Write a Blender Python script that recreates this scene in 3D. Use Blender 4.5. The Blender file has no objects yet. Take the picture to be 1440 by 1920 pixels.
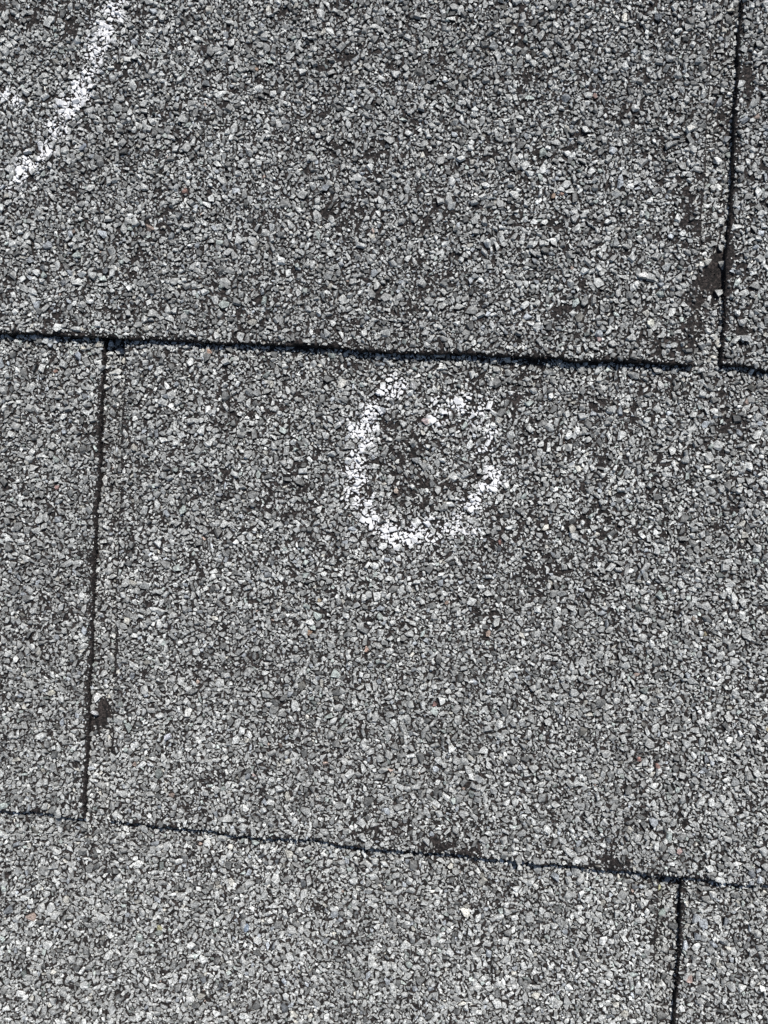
import bpy, bmesh, math, random
import numpy as np
from mathutils import Vector, Matrix
from mathutils.bvhtree import BVHTree

random.seed(11)
rng = np.random.default_rng(11)
MM = 0.001
R = math.radians

# ---------------------------------------------------------------- camera, sky, sun, exposure
PITCH = R(18)                    # slope of the roof: the top of the picture is up-slope
ROOF = Matrix.Rotation(PITCH, 4, 'X')
F = 1667.0                       # focal length in photo pixels (1440 x 1920)
DIST = 225.0                     # mm from lens to shingles
YAW = R(4.6)                     # right side of the picture is a little nearer
cam_rot = Matrix.Rotation(YAW, 4, 'Y')
cam_pos = Vector((DIST * math.sin(YAW), 0, DIST * math.cos(YAW)))

sc = bpy.context.scene
C = sc.collection
cd = bpy.data.cameras.new('camera')
cam = bpy.data.objects.new('camera', cd)
C.objects.link(cam)
cd.sensor_fit = 'VERTICAL'
cd.angle = 2 * math.atan(960.0 / F)
cd.clip_start = 0.005
cd.clip_end = 200
cam.matrix_world = ROOF @ Matrix.Translation(cam_pos * MM) @ cam_rot
sc.camera = cam

SUN_LOCAL = Vector((0.28, 0.76, 1.0)).normalized()      # towards the sun, in roof coordinates
sun_dir = (ROOF.to_3x3() @ SUN_LOCAL).normalized()
w = bpy.data.worlds.new('World')
sc.world = w
w.use_nodes = True
nt = w.node_tree
nt.nodes.clear()
sky = nt.nodes.new('ShaderNodeTexSky')
sky.sky_type = 'NISHITA'
sky.sun_disc = False
sky.sun_elevation = math.asin(sun_dir.z)
sky.sun_rotation = math.atan2(sun_dir.x, sun_dir.y)
bg = nt.nodes.new('ShaderNodeBackground')
bg.inputs['Strength'].default_value = 0.085
wo = nt.nodes.new('ShaderNodeOutputWorld')
nt.links.new(sky.outputs[0], bg.inputs[0])
nt.links.new(bg.outputs[0], wo.inputs[0])
ld = bpy.data.lights.new('sun', 'SUN')
ld.energy = 5.0
ld.angle = R(0.6)
ld.color = (1.0, 0.965, 0.92)
sun = bpy.data.objects.new('sun', ld)
C.objects.link(sun)
sun.rotation_euler = sun_dir.to_track_quat('Z', 'Y').to_euler()
sc.view_settings.view_transform = 'Standard'
sc.view_settings.look = 'None'
sc.view_settings.gamma = 1
sc.view_settings.exposure = 0.03
sc.cycles.max_bounces = 6

# ---------------------------------------------------------------- photo pixel <-> roof plane
Rm = np.array(cam_rot.to_3x3())
Cp = np.array(cam_pos)

def P(px, py, z=0.0):
    """point of the roof plane (mm) seen at a photo pixel"""
    d = Rm @ np.array([(px - 720) / F, -(py - 960) / F, -1.0])
    k = (z - Cp[2]) / d[2]
    return (Cp + k * d)[:2]

def to_px(x, y, z=0.0):
    v = np.stack([x - Cp[0], y - Cp[1], np.zeros_like(x) + z - Cp[2]])
    c = Rm.T @ v
    return 720 + F * c[0] / -c[2], 960 - F * c[1] / -c[2]

# ---------------------------------------------------------------- noise helper
class Noise:
    def __init__(self, cell, seed):
        self.c = cell
        self.g = np.random.default_rng(seed).random((512, 512))
    def __call__(self, x, y):
        u = np.asarray(x) / self.c + 200.3
        v = np.asarray(y) / self.c + 200.7
        i = np.floor(u).astype(int); j = np.floor(v).astype(int)
        a = u - i; b = v - j
        a = a * a * (3 - 2 * a); b = b * b * (3 - 2 * b)
        i %= 512; j %= 512; i2 = (i + 1) % 512; j2 = (j + 1) % 512
        g = self.g
        return (g[i, j] * (1 - a) + g[i2, j] * a) * (1 - b) + (g[i, j2] * (1 - a) + g[i2, j2] * a) * b

n_wave, n_wave2 = Noise(38, 1), Noise(9, 2)
n_edge, n_edge2 = Noise(7, 3), Noise(1.1, 4)
n_bare, n_bare2 = Noise(5, 5), Noise(1.9, 6)
n_tone = Noise(22, 7)
n_gap = Noise(0.95, 10)
n_chalk, n_chalk2 = Noise(1.3, 8), Noise(0.42, 9)

# ---------------------------------------------------------------- materials
def new_mat(name):
    m = bpy.data.materials.new(name)
    m.use_nodes = True
    t = m.node_tree
    return m, t, t.nodes['Principled BSDF']

def nd(t, kind, **kw):
    n = t.nodes.new(kind)
    for k, v in kw.items():
        if k in n.inputs.keys():
            n.inputs[k].default_value = v
        else:
            setattr(n, k, v)
    return n

def granule_material(name, from_object):
    """crushed ceramic-coated stone: own tone, fine mottling and pits"""
    m, t, b = new_mat(name)
    L = t.links
    if from_object:
        src = nd(t, 'ShaderNodeObjectInfo').outputs['Color']
    else:
        src = nd(t, 'ShaderNodeVertexColor', layer_name='tone').outputs['Color']
    geo = nd(t, 'ShaderNodeNewGeometry')
    n1 = nd(t, 'ShaderNodeTexNoise', Scale=3400.0, Detail=4.0, Roughness=0.7)
    n2 = nd(t, 'ShaderNodeTexNoise', Scale=900.0, Detail=2.0)
    for n in (n1, n2):
        L.new(geo.outputs['Position'], n.inputs['Vector'])
    r1 = nd(t, 'ShaderNodeMapRange')
    r1.inputs[1].default_value = 0.39; r1.inputs[2].default_value = 0.61
    r1.inputs[3].default_value = 0.38; r1.inputs[4].default_value = 1.55
    L.new(n1.outputs['Fac'], r1.inputs[0])
    r2 = nd(t, 'ShaderNodeMapRange')
    r2.inputs[1].default_value = 0.35; r2.inputs[2].default_value = 0.65
    r2.inputs[3].default_value = 0.7; r2.inputs[4].default_value = 1.3
    L.new(n2.outputs['Fac'], r2.inputs[0])
    mu = nd(t, 'ShaderNodeMath', operation='MULTIPLY')
    L.new(r1.outputs[0], mu.inputs[0]); L.new(r2.outputs[0], mu.inputs[1])
    sc_ = nd(t, 'ShaderNodeVectorMath', operation='SCALE')
    L.new(src, sc_.inputs[0]); L.new(mu.outputs[0], sc_.inputs['Scale'])
    L.new(sc_.outputs[0], b.inputs['Base Color'])
    b.inputs['Roughness'].default_value = 0.62
    b.inputs['Specular IOR Level'].default_value = 0.38
    bp = nd(t, 'ShaderNodeBump', Strength=0.75, Distance=0.00012)
    L.new(n1.outputs['Fac'], bp.inputs['Height'])
    L.new(bp.outputs[0], b.inputs['Normal'])
    return m

M_gran = granule_material('ceramic granules', False)
M_single = granule_material('single ceramic granule', True)

# asphalt mat: brown-black bitumen with a fibrous grain; beyond the modelled
# granules the same shingle surface goes on as relief in the material
M_mat, t, b = new_mat('asphalt mat')
L = t.links
tc = nd(t, 'ShaderNodeTexCoord')
n1 = nd(t, 'ShaderNodeTexNoise', Scale=1500.0, Detail=6.0, Roughness=0.7)
n2 = nd(t, 'ShaderNodeTexNoise', Scale=260.0, Detail=3.0)
for n in (n1, n2):
    L.new(tc.outputs['Object'], n.inputs['Vector'])
cr = nd(t, 'ShaderNodeValToRGB')
cr.color_ramp.elements[0].position = 0.40
cr.color_ramp.elements[0].color = (0.003, 0.0028, 0.0028, 1)
cr.color_ramp.elements[1].position = 0.62
cr.color_ramp.elements[1].color = (0.062, 0.050, 0.046, 1)
e = cr.color_ramp.elements.new(0.5); e.color = (0.013, 0.0105, 0.0098, 1)
L.new(n1.outputs['Fac'], cr.inputs['Fac'])
vo = nd(t, 'ShaderNodeTexVoronoi', Scale=900.0)
ve = nd(t, 'ShaderNodeTexVoronoi', Scale=900.0, feature='DISTANCE_TO_EDGE')
sepc = nd(t, 'ShaderNodeSeparateColor')
L.new(tc.outputs['Object'], vo.inputs['Vector']); L.new(tc.outputs['Object'], ve.inputs['Vector'])
L.new(vo.outputs['Color'], sepc.inputs[0])
vr = nd(t, 'ShaderNodeValToRGB')
vr.color_ramp.elements[0].color = (0.17, 0.17, 0.163, 1)
vr.color_ramp.elements[1].color = (0.62, 0.62, 0.60, 1)
L.new(sepc.outputs[0], vr.inputs['Fac'])
gap = nd(t, 'ShaderNodeMapRange')
gap.inputs[1].default_value = 0.04; gap.inputs[2].default_value = 0.16
L.new(ve.outputs['Distance'], gap.inputs[0])
sx = nd(t, 'ShaderNodeSeparateXYZ')
L.new(tc.outputs['Object'], sx.inputs[0])
def outside(axis, half):
    a = nd(t, 'ShaderNodeMath', operation='ABSOLUTE'); L.new(sx.outputs[axis], a.inputs[0])
    g = nd(t, 'ShaderNodeMath', operation='GREATER_THAN'); g.inputs[1].default_value = half
    L.new(a.outputs[0], g.inputs[0]); return g
HX, HY = 120.0, 152.0            # half size of the field with every granule modelled, mm
ox, oy = outside(0, HX * MM), outside(1, HY * MM)
mx = nd(t, 'ShaderNodeMath', operation='MAXIMUM')
L.new(ox.outputs[0], mx.inputs[0]); L.new(oy.outputs[0], mx.inputs[1])
far = nd(t, 'ShaderNodeMath', operation='MULTIPLY')
L.new(mx.outputs[0], far.inputs[0]); L.new(gap.outputs[0], far.inputs[1])
mix = nd(t, 'ShaderNodeMix', data_type='RGBA')
L.new(far.outputs[0], mix.inputs[0]); L.new(cr.outputs[0], mix.inputs[6]); L.new(vr.outputs[0], mix.inputs[7])
L.new(mix.outputs[2], b.inputs['Base Color'])
b.inputs['Roughness'].default_value = 0.78
b.inputs['Specular IOR Level'].default_value = 0.3
b1 = nd(t, 'ShaderNodeBump', Strength=1.0, Distance=0.0005)
L.new(n1.outputs['Fac'], b1.inputs['Height'])
b2 = nd(t, 'ShaderNodeBump', Strength=1.0, Distance=0.0006)
L.new(far.outputs[0], b2.inputs['Height']); L.new(b1.outputs[0], b2.inputs['Normal'])
L.new(b2.outputs[0], b.inputs['Normal'])

M_chalk, t, b = new_mat('white chalk')
n1 = nd(t, 'ShaderNodeTexNoise', Scale=5000.0, Detail=3.0)
tg = nd(t, 'ShaderNodeNewGeometry'); t.links.new(tg.outputs['Position'], n1.inputs['Vector'])
cr = nd(t, 'ShaderNodeValToRGB')
cr.color_ramp.elements[0].color = (0.60, 0.60, 0.61, 1)
cr.color_ramp.elements[1].color = (0.86, 0.86, 0.86, 1)
t.links.new(n1.outputs['Fac'], cr.inputs['Fac'])
t.links.new(cr.outputs[0], b.inputs['Base Color'])
b.inputs['Roughness'].default_value = 1.0
b.inputs['Specular IOR Level'].default_value = 0.1

M_wood, t, b = new_mat('roof boards')
n1 = nd(t, 'ShaderNodeTexNoise', Scale=30.0, Detail=5.0)
cr = nd(t, 'ShaderNodeValToRGB')
cr.color_ramp.elements[0].color = (0.12, 0.08, 0.05, 1); cr.color_ramp.elements[1].color = (0.25, 0.18, 0.11, 1)
t.links.new(n1.outputs['Fac'], cr.inputs['Fac']); t.links.new(cr.outputs[0], b.inputs['Base Color'])

# ---------------------------------------------------------------- the roof
roof = bpy.data.objects.new('roof', None)
C.objects.link(roof)
roof.matrix_world = ROOF
roof['kind'] = 'structure'
roof['label'] = 'grey asphalt shingle roof seen from straight above'
roof['category'] = 'roof'

def link(name, me, mat, parent, label=None):
    o = bpy.data.objects.new(name, me)
    if mat is not None and not me.materials:
        me.materials.append(mat)
    C.objects.link(o)
    if parent is None:
        o.matrix_world = ROOF
    else:
        o.parent = parent
    if label:
        o['label'] = label
    return o

def np_mesh(name, verts, tris, smooth=False):
    me = bpy.data.meshes.new(name)
    nv, nf = len(verts), len(tris)
    me.vertices.add(nv)
    me.vertices.foreach_set('co', (np.asarray(verts, dtype=np.float32) * MM).ravel())
    k = tris.shape[1]
    me.loops.add(nf * k)
    me.loops.foreach_set('vertex_index', tris.astype(np.int32).ravel())
    me.polygons.add(nf)
    me.polygons.foreach_set('loop_start', np.arange(0, nf * k, k, dtype=np.int32))
    me.polygons.foreach_set('use_smooth', np.full(nf, smooth, dtype=bool))
    me.update(calc_edges=True)
    return me

EXPO = 126.0                     # exposed height of a course, mm

class Shingle:
    """one exposed shingle tab with the cover part that runs up under the courses above"""
    def __init__(self, row, bl, br, tl, tr, t, label, zbase=0.0):
        self.row, self.t, self.label, self.zbase = row, t, label, zbase
        bl, br, tl, tr = [np.array(p, float) for p in (bl, br, tl, tr)]
        self.bl, self.br = bl, br
        self.ul = (tl - bl) / np.linalg.norm(tl - bl)
        self.ur = (tr - br) / np.linalg.norm(tr - br)
        e = (br - bl) / np.linalg.norm(br - bl)
        self.e = e
        self.n = np.array([-e[1], e[0]])
    def up(self, x, y):          # distance up-slope from the bottom edge
        return (x - self.bl[0]) * self.n[0] + (y - self.bl[1]) * self.n[1]
    def bottom(self, x, y):      # the cut edge is not perfectly straight
        s = (x - self.bl[0]) * self.e[0] + (y - self.bl[1]) * self.e[1]
        return (n_edge(s, self.row * 50.0) - 0.5) * 0.9
    def left(self, x, y):        # distance inside the left edge
        return (x - self.bl[0]) * self.ul[1] - (y - self.bl[1]) * self.ul[0] + (n_edge(y, 300.0 + self.row) - 0.5) * 0.8
    def right(self, x, y):
        return -((x - self.br[0]) * self.ur[1] - (y - self.br[1]) * self.ur[0]) + (n_edge(y, 500.0 + self.row) - 0.5) * 0.8
    def inside(self, x, y):
        return np.minimum(np.minimum(self.up(x, y) - self.bottom(x, y), self.left(x, y)), self.right(x, y))
    def z(self, x, y):
        d = self.up(x, y)
        return (self.zbase + self.t * (1 - d / EXPO) + (n_wave(x + 90 * self.row, y) - 0.5) * 0.7
                + (n_wave2(x, y + 70 * self.row) - 0.5) * 0.25)

T1, T2, T3 = 2.6, 2.4, 2.5
def far_pt(p, q, dist):          # continue from p towards q for dist mm
    p, q = np.array(p), np.array(q); d = q - p
    return p + d / np.linalg.norm(d) * dist

# course 1 (top of the photo)
a_br, a_tr = P(1300, 684, T1), P(1345, 0, T1)
a_l = P(0, 621, T1)
A_bl = far_pt(a_br, a_l, 305)
b_bl, b_tl = P(1354, 684, T1), P(1397, 0, T1)
b_r = P(1440, 695, T1)
A = Shingle(1, A_bl, a_br, A_bl + (a_tr - a_br), a_tr, T1, 'shingle of the top course with the slanted chalk stroke near its left side')
B = Shingle(1, b_bl, far_pt(b_bl, far_pt(b_bl, P(1440, 692, T1), 20), 305), b_tl, far_pt(b_bl, far_pt(b_bl, P(1440, 692, T1), 20), 305) + (b_tl - b_bl), T1,
            'shingle at the upper right, right of the narrow slot, only its left edge in view')
# course 2
c_br, c_tr = P(156, 1536, T2), P(187, 655, T2)
c_l = P(0, 1519, T2)
C_bl = far_pt(c_br, c_l, 305)
d_bl, d_tl = P(203, 1541, T2), P(228, 655, T2)
d_r = P(1440, 1661, T2)
D_br = far_pt(d_bl, d_r, 305)
Cs = Shingle(2, C_bl, c_br, C_bl + (c_tr - c_br), c_tr, T2, 'shingle of the middle course at the left edge, left of the slot')
D = Shingle(2, d_bl, D_br, d_tl, D_br + (d_tl - d_bl), T2, 'broad shingle of the middle course that carries the chalk circle')
# course 3
e_tr, e_mr = P(1241, 1640, T3), P(1226, 1920, T3)
f_tl, f_ml = P(1286, 1650, T3), P(1270, 1920, T3)
y3 = 27.0
e_br = e_tr + (e_mr - e_tr) * (EXPO / np.linalg.norm(e_mr - e_tr))
f_bl = f_tl + (f_ml - f_tl) * (EXPO / np.linalg.norm(f_ml - f_tl))
slope3 = np.array([0.997, -0.078])
E = Shingle(3, e_br - slope3 * 305, e_br, e_br - slope3 * 305 + (e_tr - e_br), e_tr, T3, 'shingle along the bottom of the photo, left of the lower slot')
G = Shingle(3, f_bl, f_bl + slope3 * 305, f_tl, f_tl + slope3 * 305, T3, 'shingle in the bottom right corner, right of the lower slot')
# course 4: seen only at the bottom of the lower slot
h_bl = e_br - slope3 * 150 + np.array([-4.0, -EXPO + 9])
H = Shingle(4, h_bl, h_bl + slope3 * 305, h_bl + (e_tr - e_br), h_bl + slope3 * 305 + (e_tr - e_br), T3, 'shingle surface seen at the bottom of the lower slot')
# match the height of every lower course to the underside of the one above it
for up_row, low in (((A, B), (Cs, D)), ((Cs, D), (E, G)), ((E, G), (H,))):
    s = up_row[0]
    q = s.br
    for l in low:
        l.zbase = 0.0
        d = l.up(q[0], q[1])
        l.zbase = s.zbase - l.t * (1 - d / EXPO)
SH = [A, B, Cs, D, E, G, H]

# ---- shingle mats: rounded, ragged edges, real thickness
def build_mat(s):
    W = np.linalg.norm(s.br - s.bl)
    Hh = 2.0 * EXPO - 3
    def axis(n_len, step, roll):
        base = np.arange(0, n_len + 0.1, step); base = base / base[-1] * n_len
        return np.unique(np.concatenate([[0, roll * .3, roll], base[(base > roll * 1.6) & (base < n_len - roll * 1.6)], [n_len - roll, n_len - roll * .3, n_len]]))
    us = axis(W, 0.9, 0.5); vs = axis(Hh, 1.6, 0.5)
    U, V = np.meshgrid(us, vs, indexing='ij')
    f = U / W
    X = s.bl[0] + s.e[0] * U + (s.ul[0] * (1 - f) + s.ur[0] * f) * V
    Y = s.bl[1] + s.e[1] * U + (s.ul[1] * (1 - f) + s.ur[1] * f) * V
    # uneven cut lines
    kb = np.exp(-V / 1.5)
    fine = (n_edge2(U, 20.0 * s.row + np.zeros_like(U)) - .5) * 0.8
    Y = Y + kb * (s.bottom(X, Y) + fine)
    kl, kr = np.exp(-U / 1.5), np.exp(-(W - U) / 1.5)
    jl = (n_edge2(V, 44.0 + s.row + np.zeros_like(U)) - .5) * 0.4
    X = X - kl * ((n_edge(Y, 300.0 + s.row) - .5) * .8 + jl) + kr * ((n_edge(Y, 500.0 + s.row) - .5) * .8 + jl)
    Z = s.z(X, Y)
    dist = np.minimum(np.minimum(V, Hh - V), np.minimum(U, W - U))
    Z = Z - 0.32 * np.clip(1 - dist / 0.5, 0, 1) ** 2
    Z = Z + (n_edge2(X * 1.3, Y * 1.3) - .5) * 0.24
    nu, nv = U.shape
    top = np.stack([X, Y, Z], -1).reshape(-1, 3)
    idx = np.arange(nu * nv).reshape(nu, nv)
    # walls: two rings below the border
    ring = np.concatenate([idx[:, 0], idx[-1, 1:], idx[-2::-1, -1], idx[0, -2:0:-1]])
    rp = top[ring]
    cx = rp - np.array([*(0.5 * (s.bl + s.br) + s.n * Hh / 2), 0])
    th = s.t - 0.25
    mid = rp.copy(); mid[:, 2] -= th * 0.5
    ro = (rng.random(len(ring)) - .4)[:, None] * 0.4
    mid[:, :2] += np.sign(cx[:, :2]) * ro
    low = rp.copy(); low[:, 2] = s.z(rp[:, 0], rp[:, 1]) - th
    low[:, :2] += np.sign(cx[:, :2]) * 0.1
    n0 = len(top); nr = len(ring)
    verts = np.concatenate([top, mid, low])
    q = np.stack([idx[:-1, :-1], idx[1:, :-1], idx[1:, 1:], idx[:-1, 1:]], -1).reshape(-1, 4)
    r = np.arange(nr); r2 = (r + 1) % nr
    w1 = np.stack([ring[r2], ring[r], n0 + r, n0 + r2], -1)
    w2 = np.stack([n0 + r2, n0 + r, n0 + nr + r, n0 + nr + r2], -1)
    me = np_mesh('shingle', verts, np.concatenate([q, w1, w2]), smooth=True)
    return link('shingle', me, M_mat, roof, s.label)

for s in SH:
    s.obj = build_mat(s)

# boards that carry the shingles
bm = bmesh.new()
for k in range(-4, 5):
    g = bmesh.ops.create_cube(bm, size=1.0)
    for v in g['verts']:
        v.co = Vector((v.co.x * 1.4, v.co.y * 0.138 + k * 0.14, v.co.z * 0.018 - 0.0215))
me = bpy.data.meshes.new('roof_deck'); bm.to_mesh(me); bm.free()
link('roof_deck', me, M_wood, roof, 'board deck under the shingles')

# torn bitumen crumbs and lumps along the cut edges that the photo shows
def torn_edge(s, sides):
    bm = bmesh.new()
    r = random.Random(s.row * 7 + len(sides))
    for side in sides:
        p0, dirv, out, n_len = {'bottom': (s.bl, s.e, -s.n, np.linalg.norm(s.br - s.bl)),
                                'left': (s.bl, s.ul, np.array([-1.0, 0]), EXPO + 3),
                                'right': (s.br, s.ur, np.array([1.0, 0]), EXPO + 3)}[side]
        k = 0.0
        while k < n_len:
            k += r.uniform(0.08, 0.55)
            q = p0 + dirv * k
            if abs(q[0]) > 116 or abs(q[1]) > 146:
                continue
            off = s.bottom(q[0], q[1]) if side == 'bottom' else 0.0
            q = q - out * (off if side == 'bottom' else 0) + out * r.uniform(-0.35, 0.22)
            h = r.random() ** 0.7
            rad = r.uniform(0.10, 0.34)
            z = float(s.z(np.float64(q[0]), np.float64(q[1]))) - 0.2 - (1 - h) * (s.t - 0.6)
            m = Matrix.Translation((q[0] * MM, q[1] * MM, z * MM)) @ Matrix.Rotation(r.uniform(0, 6.28), 4, (r.random(), r.random(), 1)) @ \
                Matrix.Diagonal((rad * MM * r.uniform(.8, 1.9), rad * MM * r.uniform(.5, 1.0), rad * MM, 1))
            g = bmesh.ops.create_icosphere(bm, subdivisions=1, radius=1.0)
            for v in g['verts']:
                v.co = m @ (v.co * r.uniform(.7, 1.2))
    me = bpy.data.meshes.new('torn_edge'); bm.to_mesh(me); bm.free()
    o = link('torn_edge', me, M_mat, s.obj, 'ragged bitumen crumbs along the cut edge')
    o['kind'] = 'stuff'
torn_edge(A, ('bottom',)); torn_edge(B, ('bottom', 'left')); torn_edge(Cs, ('bottom', 'right'))
torn_edge(D, ('bottom', 'left')); torn_edge(G, ('left',)); torn_edge(E, ('right',))

# ---------------------------------------------------------------- granules
def hull(npts, seed):
    r = random.Random(seed)
    bm = bmesh.new()
    pts = []
    while len(pts) < npts:
        p = Vector((r.gauss(0, 1), r.gauss(0, 1), r.gauss(0, 1))).normalized()
        # blocky crushed stone: push the sphere towards a skewed box
        m = max(abs(p.x), abs(p.y), abs(p.z))
        p = p * (1 - 0.55) + p / m * 0.55 * 0.85
        p *= r.uniform(0.86, 1.08)
        if all((p - q).length > 0.42 for q in pts) or r.random() < 0.02:
            pts.append(p)
    for p in pts:
        bm.verts.new(p)
    bmesh.ops.convex_hull(bm, input=bm.verts)
    bmesh.ops.delete(bm, geom=[v for v in bm.verts if not v.link_faces], context='VERTS')
    bmesh.ops.triangulate(bm, faces=bm.faces)
    bm.verts.index_update()
    v = np.array([x.co[:] for x in bm.verts])
    f = np.array([[x.index for x in fa.verts] for fa in bm.faces])
    bm.free()
    v -= (v.max(0) + v.min(0)) / 2
    v /= (v.max(0) - v.min(0)) / 2
    return v, f

def chip(k, seed):
    """angular chip: uneven outline, smaller flat top and bottom faces"""
    r = random.Random(seed)
    bm = bmesh.new()
    ang = sorted((q + r.uniform(-.40, .40)) * 2 * math.pi / k for q in range(k))
    rad = [r.uniform(.62, 1.2) for _ in range(k)]
    for z, sc_ in ((r.uniform(-.2, .3), 1.0), (1.0, r.uniform(.62, .93)), (-1.0, .6)):
        ox_, oy_ = r.uniform(-.2, .2), r.uniform(-.2, .2)
        for a_, q in zip(ang, rad):
            if z == -1.0 and r.random() < .5:
                continue
            j = r.uniform(.9, 1.08) * sc_
            bm.verts.new((math.cos(a_) * q * j + ox_ * (z != 0), math.sin(a_) * q * j + oy_, z + r.uniform(-.22, .12)))
    bmesh.ops.convex_hull(bm, input=bm.verts)
    bmesh.ops.delete(bm, geom=[v for v in bm.verts if not v.link_faces], context='VERTS')
    bmesh.ops.triangulate(bm, faces=bm.faces)
    bm.verts.index_update()
    v = np.array([x.co[:] for x in bm.verts])
    f = np.array([[x.index for x in fa.verts] for fa in bm.faces])
    bm.free()
    v -= (v.max(0) + v.min(0)) / 2
    v /= (v.max(0) - v.min(0)) / 2
    return v, f

BIG = [hull(9, 100 + i) if i % 6 == 0 else chip((3, 4, 5, 6, 4, 5)[i % 6], 100 + i) for i in range(30)]
MID = [hull(8, 200 + i) if i % 6 == 0 else chip((3, 4, 5, 3, 4, 5)[i % 6], 200 + i) for i in range(30)]
SML = [hull(7, 300 + i) for i in range(30)]

# hand-placed bare patches seen in the photo: x, y, rx, ry (px), strength
BARE = [(1338, 520, 26, 34, .95), (1352, 478, 22, 18, .7), (1292, 425, 22, 30, .2), (1275, 380, 28, 26, .15),
        (195, 1330, 17, 26, 1.0), (178, 1360, 20, 12, .8), (755, 845, 32, 20, .40), (745, 880, 24, 12, .25), (775, 905, 34, 18, .34), (770, 870, 60, 50, .16),
        (790, 850, 20, 14, .25), (840, 912, 20, 8, .25), (725, 865, 36, 9, .3), (955, 742, 24, 12, .25), (960, 755, 14, 26, .4),
        (85, 30, 30, 28, .55), (130, 60, 26, 20, .5), (700, 1560, 50, 14, .55), (820, 1575, 34, 14, .75), (880, 1590, 26, 10, .6),
        (740, 1535, 30, 10, .5), (665, 1530, 10, 9, .8), (1290, 620, 26, 40, .5), (1300, 560, 24, 22, .4),
        (1375, 600, 12, 40, .5), (1150, 600, 26, 12, .3), (1050, 590, 30, 18, .4), (440, 790, 20, 14, .3), (160, 720, 14, 16, .3),
        (230, 650, 40, 12, .3), (1285, 1520, 22, 30, .3), (1390, 640, 20, 30, .4), (820, 395, 24, 14, .4), (1060, 470, 30, 12, .3),
        (720, 300, 24, 14, .3), (1400, 150, 12, 60, .4), (650, 120, 22, 16, .3), (450, 1240, 18, 22, .25), (1190, 210, 26, 20, .4),
        (1130, 1610, 60, 10, .4), (155, 1480, 10, 40, .3), (40, 1440, 16, 12, .3), (1220, 1760, 18, 14, .4), (400, 1610, 20, 14, .3)]

def density(x, y):
    px, py = to_px(x, y)
    d = 0.98 + 0 * x
    for bx, by, rx, ry, k in BARE:
        q = ((px - bx) / rx) ** 2 + ((py - by) / ry) ** 2
        q = q + (n_bare2(x * 1.6, y * 1.6) - .5) * 0.9
        d -= k * np.clip(1.5 - q, 0, 1)
    nb = n_bare(x, y) * .6 + n_bare2(x, y) * .4
    low = np.clip((py - 900) / 500, 0, 1)
    d -= 0.52 * np.clip((nb - 0.52) / 0.26, 0, 1) * (1 - 0.35 * low)
    d -= 0.66 * np.clip((n_gap(x, y * 1.25) - 0.60) / 0.2, 0, 1) * (1 - 0.35 * low)
    return np.clip(d, 0, 1)

def owner(x, y):
    """topmost shingle at (x, y) and the distance inside its edges"""
    own = np.full(x.shape, -1); dist = np.zeros_like(x)
    for i, s in enumerate(SH):
        d = s.inside(x, y)
        hit = (own < 0) & (d > -0.15) & (s.up(x, y) < 2 * EXPO - 4)
        own[hit] = i; dist[hit] = d[hit]
    return own, dist

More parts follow.
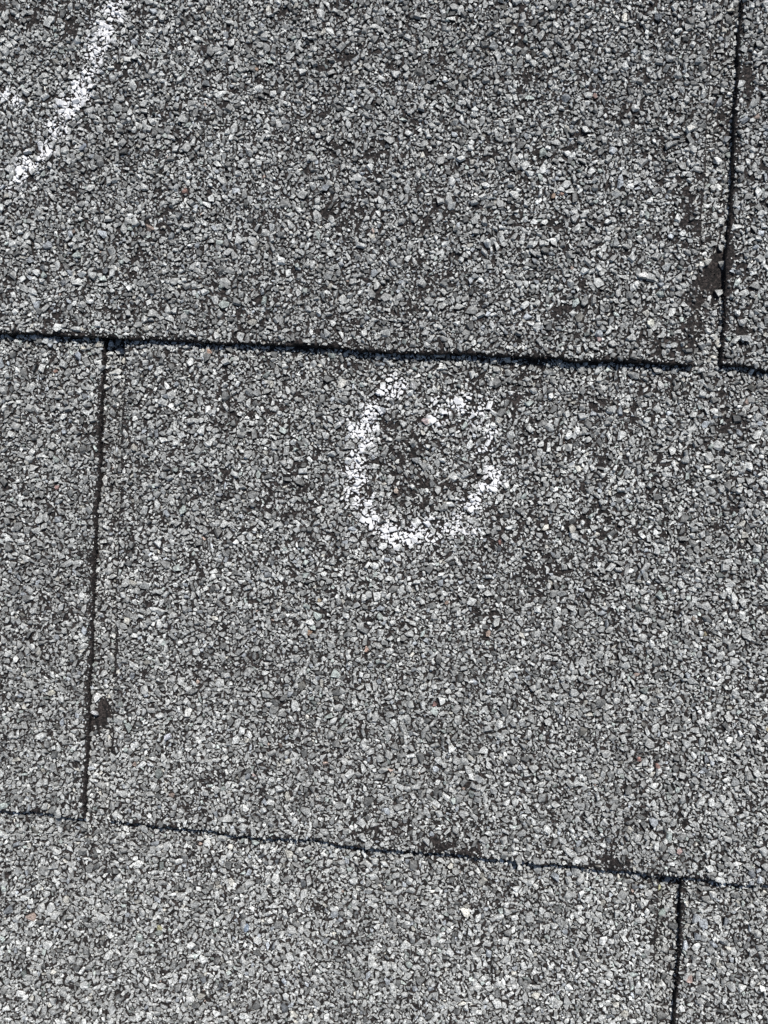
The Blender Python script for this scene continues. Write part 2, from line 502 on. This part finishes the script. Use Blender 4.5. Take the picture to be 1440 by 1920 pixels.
RES = 0.1
gx, gy = int((HX * 2 + 8) / RES), int((HY * 2 + 8) / RES)
occ = np.zeros((gx, gy), dtype=bool)
OFF = np.array([-HX - 4, -HY - 4])
placed = []                       # x, y, z, owner, a, b, c, angle, class
classes = [  # name, attempts, a range, elongation, max overlap
    ('big', 30000, (0.78, 1.35), (0.45, 0.95), 0.17),
    ('mid', 150000, (0.52, 0.82), (0.34, 0.95), 0.25),
    ('mid', 220000, (0.36, 0.56), (0.34, 0.95), 0.30),
    ('small', 230000, (0.20, 0.36), (0.4, 1.0), 0.38),
]
for cls, att, (a0, a1), (e0, e1), maxov in classes:
    X = rng.uniform(-HX, HX, att); Y = rng.uniform(-HY, HY, att)
    own, dist = owner(X, Y)
    dens = density(X, Y)
    a = a0 + (a1 - a0) * rng.random(att) ** (1.9 if cls == 'big' else 1.2)
    el = rng.uniform(e0, e1, att)
    ang = rng.uniform(0, math.pi, att)
    keep_p = dens ** (1.6 if cls != 'small' else 0.9)
    if cls == 'big':
        keep_p = keep_p * 0.8
    # thin rim of bare bitumen along cut edges
    rimn = n_edge(X * 1.5, Y * 1.5)
    inner = np.ones(att, dtype=bool)
    upd = np.array([0.0] * att)
    for i, s in enumerate(SH):
        k = own == i
        rim = np.clip((rimn - 0.40) * 3.2, 0, 1.0)
        lft, rgt, bot = s.left(X, Y), s.right(X, Y), s.up(X, Y) - s.bottom(X, Y)
        if cls != 'small':
            bot = bot - rim * 0.55
            if s in (B, G): lft = lft - rim * 0.8
            if s is Cs: rgt = rgt - rim * 0.8
        if s is D: lft = lft - 0.15 - rim * 0.55
        if s is A or s is E: rgt = rgt - 0.1 - rim * 0.45
        ed = np.minimum(bot, np.minimum(lft, rgt))
        need = a * (0.45 if cls != 'small' else 0.2)
        inner[k] = (ed > need)[k]
    ppx, ppy = to_px(X, Y)
    core = (((ppx - 195) / 12) ** 2 + ((ppy - 1330) / 19) ** 2 + (n_bare2(X * 2.5, Y * 2.5) - .5) * 1.2 < 1) | (((ppx - 1338) / 19) ** 2 + ((ppy - 522) / 25) ** 2 + (n_bare2(X * 2.5, Y * 2.5) - .5) * 1.6 < 1)
    if cls == 'small':
        dens = np.maximum(dens, 0.6)
    dens = dens * ~core
    ok = (own >= 0) & inner & (rng.random(att) < keep_p)
    # not under the shingle above: keep clear of its edge
    idxs = np.nonzero(ok)[0]
    ca, sa = np.cos(ang), np.sin(ang)
    for i in idxs:
        ai = a[i]; bi = ai * el[i]
        h = int(ai / RES) + 1
        cx = int((X[i] - OFF[0]) / RES); cy = int((Y[i] - OFF[1]) / RES)
        if cx < h or cy < h or cx + h >= gx or cy + h >= gy:
            continue
        sub = occ[cx - h:cx + h + 1, cy - h:cy + h + 1]
        key = np.arange(-h, h + 1) * RES
        uu = key[:, None] * ca[i] + key[None, :] * sa[i]
        vv = -key[:, None] * sa[i] + key[None, :] * ca[i]
        m = (uu / ai) ** 2 + (vv / bi) ** 2 < 0.92
        nm = m.sum()
        ov = (sub & m).sum() / max(nm, 1)
        if ov > maxov:
            continue
        sub |= m
        placed.append((X[i], Y[i], own[i], ai, bi, ang[i], cls, ov))


G_x = np.array([p[0] for p in placed]); G_y = np.array([p[1] for p in placed])
G_o = np.array([p[2] for p in placed]); G_a = np.array([p[3] for p in placed]); G_b = np.array([p[4] for p in placed])
G_t = np.array([p[5] for p in placed]); G_ov = np.array([p[7] for p in placed])
N = len(placed)
G_c = np.minimum(G_b * rng.uniform(0.5, 0.9, N), 0.62)
G_z = np.zeros(N)
for i, s in enumerate(SH):
    k = G_o == i
    G_z[k] = s.z(G_x[k], G_y[k])
G_z = G_z + G_c * rng.uniform(0.25, 0.6, N) + G_ov * 0.5 + rng.uniform(0, 0.12, N)
tilt = np.abs(rng.normal(0, 0.30, N)); tdir = rng.uniform(0, 2 * math.pi, N)

# tones: mostly neutral greys, some bluish, a few greenish / cream / rusty stones
tone = np.clip(rng.normal(0.335, 0.085, N), 0.12, 0.6)
tone = np.where(rng.random(N) < 0.07, rng.uniform(0.42, 0.56, N), tone)
tone = np.where(rng.random(N) < 0.10, rng.uniform(0.10, 0.18, N), tone)
tone *= 0.90 + 0.2 * n_tone(G_x, G_y)
tone *= np.array([0.97, 0.97, 1.03, 1.03, 1.10, 1.08, 1.05])[G_o]      # tone factor per shingle, paler in the lower courses
ppx, ppy = to_px(G_x, G_y)
col = np.stack([tone * 0.985, tone, tone * 0.965], 1)
r_ = rng.random(N)
bl = r_ < 0.03; col[bl] = np.stack([tone * 0.78, tone * 0.83, tone * 0.87], 1)[bl]
gr = (r_ > 0.04) & (r_ < 0.06); col[gr] = np.stack([tone * 0.89, tone * 0.98, tone * 0.92], 1)[gr]
wm = (r_ > 0.07) & (r_ < 0.085); col[wm] = np.stack([tone * 1.10, tone * 1.07, tone * 0.96], 1)[wm]
ru = (r_ > 0.10) & (r_ < 0.1010); col[ru] = np.stack([tone * 0.95, tone * 0.75, tone * 0.64], 1)[ru]
# stones whose colour stands out in the photo: pixel, colour
SPECIAL = [(350, 364, (.26, .12, .08), .95), (482, 133, (.34, .18, .08), .7), (1036, 371, (.32, .19, .10), .7), (1114, 183, (.30, .16, .12), .7),
           (391, 659, (.55, .30, .17), .8), (102, 695, (.36, .17, .10), .7), (107, 914, (.36, .17, .14), .7), (582, 1185, (.42, .24, .12), .9),
           (600, 1125, (.36, .26, .12), .7), (688, 1217, (.40, .22, .14), .8), (838, 1130, (.36, .22, .14), .7), (915, 1186, (.40, .26, .18), .8),
           (1195, 1420, (.35, .14, .10), .8), (1230, 1433, (.36, .17, .12), .7), (298, 1740, (.34, .32, .12), .9), (1240, 1672, (.42, .42, .16), .8),
           (1293, 1836, (.60, .38, .30), 1.15), (1271, 1592, (.52, .32, .27), .9), (815, 1319, (.40, .17, .13), .7), (480, 1452, (.48, .34, .30), .8),
           (743, 920, (.50, .38, .28), .8), (800, 790, (.36, .26, .25), 1.1), (937, 1016, (.24, .10, .07), .8), (1300, 1160, (.38, .28, .20), .7),
           (1320, 1190, (.32, .26, .12), .7), (1052, 368, (.30, .16, .10), .6), (1120, 640, (.45, .26, .24), .8), (640, 718, (.56, .54, .46), 1.35),
           (180, 1310, (.72, .72, .68), 1.15), (178, 1338, (.46, .47, .47), 1.3), (1315, 495, (.66, .65, .58), 1.0), (1328, 490, (.42, .42, .36), 1.1),
           (1204, 520, (.60, .59, .55), 1.35), (356, 1332, (.60, .60, .54), 1.2), (222, 1523, (.60, .60, .55), 1.1), (1218, 610, (.52, .52, .42), 1.15),
           (100, 1297, (.44, .42, .32), .9), (318, 1380, (.40, .41, .48), 1.2), (462, 1740, (.18, .26, .36), 1.1), (1440, 1365, (.34, .27, .10), .9),
           (1245, 1720, (.26, .33, .28), 1.25), (1304, 1722, (.30, .33, .35), 1.25), (1292, 247, (.62, .60, .52), 1.3), (1357, 495, (.32, .33, .30), 1.1),
           (1350, 548, (.38, .39, .36), 1.3), (1393, 637, (.34, .35, .34), 1.5), (1375, 640, (.40, .41, .38), 1.3), (145, 668, (.24, .28, .33), 1.3),
           (190, 690, (.34, .35, .33), 1.15), (160, 280, (.18, .21, .26), 1.2), (745, 866, (.45, .45, .40), .8), (780, 862, (.25, .26, .26), 1.1)]
sp_idx = {}
for (sx_, sy_, c_, rad) in SPECIAL:
    xy = P(sx_, sy_, 1.0)
    d2 = (G_x - xy[0]) ** 2 + (G_y - xy[1]) ** 2
    d2[list(sp_idx)] = 1e9
    i = int(np.argmin(np.where(G_a > 0.30, d2, 1e9)))
    if d2[i] < 6.0:
        G_x[i], G_y[i] = xy
        G_a[i] = max(G_a[i] * 0.5, rad); G_b[i] = G_a[i] * 0.78; G_c[i] = G_b[i] * 0.7
        own_i, _ = owner(np.array([xy[0]]), np.array([xy[1]]))
        if own_i[0] >= 0:
            G_o[i] = own_i[0]
            G_z[i] = SH[own_i[0]].z(xy[0], xy[1]) + G_c[i] * 0.6 + 0.12
        g_ = sum(c_) / 3
        col[i] = [(q * .58 + g_ * .42) * 0.9 for q in c_]; sp_idx[i] = True

# flatter triangles / slivers among the stones
ca, sa = np.cos(G_t), np.sin(G_t)
def rot_mats():
    Rz = np.zeros((N, 3, 3)); Rz[:, 0, 0] = ca; Rz[:, 0, 1] = -sa; Rz[:, 1, 0] = sa; Rz[:, 1, 1] = ca; Rz[:, 2, 2] = 1
    ax = np.stack([np.cos(tdir), np.sin(tdir), np.zeros(N)], 1)
    K = np.zeros((N, 3, 3)); K[:, 0, 2] = ax[:, 1]; K[:, 1, 2] = -ax[:, 0]; K[:, 2, 0] = -ax[:, 1]; K[:, 2, 1] = ax[:, 0]
    s_, c_ = np.sin(tilt)[:, None, None], np.cos(tilt)[:, None, None]
    Rt = np.eye(3)[None] + s_ * K + (1 - c_) * (K @ K)
    return Rt @ Rz
RM = rot_mats()
SCL = np.stack([G_a, G_b, G_c], 1)
G_cls = np.where(G_a >= 0.78, 0, np.where(G_a >= 0.32, 1, 2))
SETS = [BIG, MID, SML]
var = rng.integers(0, 30, N)

# the largest and the oddly coloured stones in view are objects of their own
ppx, ppy = to_px(G_x, G_y)
inview = (ppx > 5) & (ppx < 1435) & (ppy > 5) & (ppy < 1915) & (G_o < 6)
score = np.where(inview, G_a * np.sqrt(G_b / G_a), 0)
for i in sp_idx:
    score[i] = 50
order = np.argsort(-score)
single = set(int(i) for i in order[:290])
single_mask = np.zeros(N, dtype=bool); single_mask[list(single)] = True

all_v, all_f, nbase = [], [], 0   # kept for dropping chalk on
def make_bulk(si, s):
    nonlocal_v, nonlocal_f, cols, base = [], [], [], 0
    for ci, st in enumerate(SETS):
        for vi, (bv, bf) in enumerate(st[:30]):
            k = np.nonzero((G_o == si) & (G_cls == ci) & (var == vi) & ~single_mask)[0]
            if not len(k):
                continue
            v = np.einsum('nij,nvj->nvi', RM[k], bv[None] * SCL[k][:, None, :])
            v += np.stack([G_x[k], G_y[k], G_z[k]], 1)[:, None, :]
            nb = len(bv)
            f = bf[None] + (np.arange(len(k)) * nb)[:, None, None] + base
            nonlocal_v.append(v.reshape(-1, 3)); nonlocal_f.append(f.reshape(-1, 3))
            cols.append(np.repeat(col[k], nb, axis=0))
            base += len(k) * nb
    if not nonlocal_v:
        return
    V = np.concatenate(nonlocal_v); Fc = np.concatenate(nonlocal_f); K = np.concatenate(cols)
    me = np_mesh('granules', V, Fc)
    ca_ = me.color_attributes.new('tone', 'FLOAT_COLOR', 'POINT')
    ca_.data.foreach_set('color', np.concatenate([K, np.ones((len(K), 1))], 1).astype(np.float32).ravel())
    o = link('granules', me, M_gran, s.obj)
    o['kind'] = 'stuff'
    o['label'] = 'dense layer of grey mineral granules'
    return V, Fc

for si, s in enumerate(SH):
    r = make_bulk(si, s)
    if r:
        all_v.append(r[0]); all_f.append(r[1] + nbase); nbase += len(r[0])

share = []
for (bv, bf) in BIG[:24]:
    share.append((np_mesh('granule', bv, bf), bv, bf))
for me, _, _ in share:
    me.materials.append(M_single)
for i in sorted(single):
    me, bv, bf = share[var[i] % 24]
    o = bpy.data.objects.new('granule', me)
    C.objects.link(o)
    o.parent = SH[G_o[i]].obj
    M3 = RM[i] @ np.diag(SCL[i])
    o.matrix_local = Matrix([[*M3[0], G_x[i] * MM], [*M3[1], G_y[i] * MM], [*M3[2], G_z[i] * MM], [0, 0, 0, 1]])
    o.color = (*col[i], 1)
    V = (bv @ M3.T) + np.array([G_x[i], G_y[i], G_z[i]])
    all_v.append(V); all_f.append(bf + nbase); nbase += len(V)

# ---------------------------------------------------------------- fine pale crumbs of broken granule, most on bare bitumen
def crumbs(count, xs, ys, r0, r1, zlift=0.02):
    base_v = np.array([[1, 0, 0], [-.9, .2, .1], [.1, 1, -.1], [-.1, -.95, 0], [0, .1, 1.0], [.1, 0, -.9]])
    base_f = np.array([[0, 2, 4], [2, 1, 4], [1, 3, 4], [3, 0, 4], [2, 0, 5], [1, 2, 5], [3, 1, 5], [0, 3, 5]])
    return base_v, base_f
bv, bf = crumbs(0, 0, 0, 0, 0)
NC = 95000
X = rng.uniform(-HX, HX, NC); Y = rng.uniform(-HY, HY, NC)
own, dist = owner(X, Y)
free = ~occ[((X - OFF[0]) / RES).astype(int), ((Y - OFF[1]) / RES).astype(int)]
ok = (own >= 0) & free & (dist > 0.05) & (rng.random(NC) < np.where(density(X, Y) < .3, .5, .9))
px_, py_ = to_px(X, Y)
core = ((px_ - 195) / 15) ** 2 + ((py_ - 1330) / 24) ** 2 < 1
dark = rng.random(NC) < np.where(core, 0.97, 0.6)
X, Y, own, dark = X[ok], Y[ok], own[ok], dark[ok]
rad = np.where(dark, 0.09 + 0.2 * rng.random(len(X)) ** 1.6, 0.055 + 0.12 * rng.random(len(X)) ** 2)
ang = rng.uniform(0, 6.28, len(X))
for si, s in enumerate(SH):
    k = own == si
    n = k.sum()
    if n < 5:
        continue
    c_, s_ = np.cos(ang[k]), np.sin(ang[k])
    v = bv[None] * (rad[k][:, None, None] * rng.uniform(.6, 1.3, (n, 1, 3)))
    vx = v[..., 0] * c_[:, None] - v[..., 1] * s_[:, None]
    vy = v[..., 0] * s_[:, None] + v[..., 1] * c_[:, None]
    z = s.z(X[k], Y[k])
    V = np.stack([vx + X[k][:, None], vy + Y[k][:, None], v[..., 2] + (z + 0.11)[:, None]], -1).reshape(-1, 3)
    Fc = (bf[None] + (np.arange(n) * 6)[:, None, None]).reshape(-1, 3)
    me = np_mesh('granule_crumbs', V, Fc)
    tn = np.where(rng.random(n) < .35, rng.uniform(.4, .7, n), rng.uniform(.12, .3, n))
    dk = dark[k]
    tn = np.where(dk, rng.uniform(.014, .055, n), tn)
    K = np.repeat(np.stack([tn * np.where(dk, 1.12, 1), tn, tn * .97, np.ones(n)], 1), 6, axis=0)
    ca_ = me.color_attributes.new('tone', 'FLOAT_COLOR', 'POINT')
    ca_.data.foreach_set('color', K.astype(np.float32).ravel())
    o = link('granule_crumbs', me, M_gran, s.obj)
    o['kind'] = 'stuff'; o['label'] = 'fine pale and dark crumbs between the granules'

# ---------------------------------------------------------------- chalk marks: powder rubbed off on the tops of the granules
CIRCLE = [(740, 728, 15, 1.2), (722, 735, 11, .8), (752, 722, 8, .7), (702, 760, 13, .45), (692, 788, 15, 1.2), (676, 806, 12, 1.1), (680, 828, 12, .7),
          (653, 795, 10, .5), (670, 852, 10, 1.0), (660, 872, 13, .8), (652, 885, 9, .5), (672, 902, 15, 1.0), (667, 922, 13, 1.0), (690, 935, 9, .7), (645, 930, 9, .4),
          (680, 948, 10, .4), (692, 976, 11, .8), (715, 986, 12, .6), (730, 998, 13, 1.1), (750, 1003, 10, .7), (775, 1001, 14, 1.2),
          (762, 1012, 10, .5), (800, 990, 11, .8), (815, 1007, 12, .7), (832, 985, 11, .8), (853, 990, 10, 1.0), (872, 998, 9, .5), (812, 975, 8, .5), (740, 1018, 10, .5),
          (884, 946, 10, 1.5), (893, 936, 8, 1.0), (866, 952, 8, .5), (916, 912, 13, 1.2), (928, 897, 10, 1.0), (934, 884, 8, .6), (936, 905, 8, .4), (918, 878, 8, .4),
          (905, 840, 11, .8), (916, 822, 9, .5), (922, 806, 9, .6), (925, 850, 8, .4), (888, 777, 12, 1.0), (906, 770, 10, .7), (866, 758, 14, 1.2), (848, 755, 8, .7),
          (818, 749, 8, .7), (816, 785, 10, .6), (832, 780, 8, .5), (882, 798, 10, .5), (920, 764, 9, .6), (834, 768, 8, .4), (895, 995, 8, .3), (860, 975, 8, .35)]
STROKE = [(228, 6, 10, .6), (206, 20, 12, .8), (216, 31, 9, .9), (193, 45, 9, .7), (195, 60, 12, 1.5), (208, 58, 8, .6), (180, 97, 12, 1.5), (172, 104, 7, .8), (168, 72, 7, .6),
          (202, 82, 8, .5), (183, 122, 7, .7), (165, 140, 8, 1.1), (175, 150, 8, .5), (150, 157, 12, .9), (146, 172, 9, .9), (160, 178, 11, .8), (150, 190, 8, .8),
          (131, 203, 14, 1.5), (137, 214, 9, 1.1), (120, 198, 8, .5), (104, 235, 11, .9), (106, 250, 8, .7), (126, 250, 9, .5), (92, 228, 6, .4), (78, 264, 8, .7),
          (84, 288, 10, 1.0), (94, 288, 8, .6), (78, 296, 7, .6), (52, 304, 9, 1.1), (48, 314, 9, 1.2), (64, 312, 8, .8), (36, 338, 9, 1.0), (22, 346, 8, .7), (50, 330, 8, .4),
          (8, 358, 9, .5), (12, 178, 11, .7), (22, 186, 8, .5), (34, 197, 9, .5), (5, 166, 7, .4), (60, 205, 8, .25), (5, 340, 8, .3)]

V = np.concatenate(all_v); Fc = np.concatenate(all_f)
def chalk(name, blobs, label, seed):
    global V, Fc
    bx0 = min(b_[0] for b_ in blobs) - 30; bx1 = max(b_[0] for b_ in blobs) + 30
    by0 = min(b_[1] for b_ in blobs) - 30; by1 = max(b_[1] for b_ in blobs) + 30
    c0 = P(bx0, by1); c1 = P(bx1, by0)
    tri = Fc
    cx = V[tri[:, 0], 0]; cy = V[tri[:, 0], 1]
    k = (cx > c0[0] - 1) & (cx < c1[0] + 1) & (cy > c0[1] - 1) & (cy < c1[1] + 1)
    tri = tri[k]
    used, inv = np.unique(tri, return_inverse=True)
    tree = BVHTree.FromPolygons(V[used].tolist(), inv.reshape(-1, 3).tolist())
    r = np.random.default_rng(seed)
    n = int((c1[0] - c0[0]) * (c1[1] - c0[1]) * 480)
    X = r.uniform(c0[0], c1[0], n); Y = r.uniform(c0[1], c1[1], n)
    px, py = to_px(X, Y, 1.6)
    w_ = np.zeros(n); halo = np.zeros(n)
    for x0, y0, rr, kk in blobs:
        d2 = (px - x0) ** 2 + (py - y0) ** 2
        w_ += kk * np.exp(-d2 / (2 * (rr * .78) ** 2))
        halo += 0.20 * kk * np.exp(-d2 / (2 * (rr * 1.5) ** 2))
    nz = n_chalk(X, Y) * .55 + n_chalk2(X, Y) * .45
    p = np.clip((w_ * 1.22 + (nz - 0.60) * 2.8), 0, 1) * np.clip(w_ * 3, 0, 1) + halo * (nz > .55) * 0.5
    keep = r.random(n) < np.clip(p, 0, 1) * 0.85
    X, Y, w_ = X[keep], Y[keep], w_[keep]
    vs, fs, base = [], [], 0
    own, _ = owner(X, Y)
    for i in range(len(X)):
        if own[i] < 0:
            continue
        hit, nrm, _, _ = tree.ray_cast(Vector((X[i], Y[i], 12)), Vector((0, 0, -1)))
        if hit is None:
            continue
        hgt = hit.z - float(SH[own[i]].z(X[i], Y[i]))
        tiny = r.random() < 0.42
        if not tiny and r.random() > np.clip((hgt - 0.1) / 0.3, 0, 1) + w_[i] * 0.25:
            continue
        if nrm.z < 0.45 and r.random() > 0.4:
            continue
        rad = 0.035 + 0.03 * r.random() if tiny else (0.03 + 0.11 * r.random() ** 1.5) * (1 + 0.35 * min(w_[i], 1.3))
        t1 = nrm.orthogonal().normalized(); t2 = nrm.cross(t1)
        a0 = r.random() * 6.28
        m = 6
        pts = []
        for q in range(m):
            a_ = a0 + q * 2 * math.pi / m
            rr = rad * r.uniform(.55, 1.25)
            pts.append(hit + t1 * (math.cos(a_) * rr) + t2 * (math.sin(a_) * rr) + nrm * 0.004)
        topc = hit + nrm * (0.03 + rad * 0.35)
        vs += [p_[:] for p_ in pts] + [topc[:]]
        for q in range(m):
            fs.append((base + q, base + (q + 1) % m, base + m))
        base += m + 1
    me = np_mesh(name, np.array(vs), np.array(fs), smooth=True)
    o = link(name, me, M_chalk, None, label)
    o['category'] = 'chalk mark'
    pass
    return o

chalk('chalk_circle', CIRCLE, 'rough white chalk circle rubbed onto the shingle in the middle of the roof', 21)
chalk('chalk_stroke', STROKE, 'slanted white chalk stroke crossing the upper left corner of the shingles', 22)
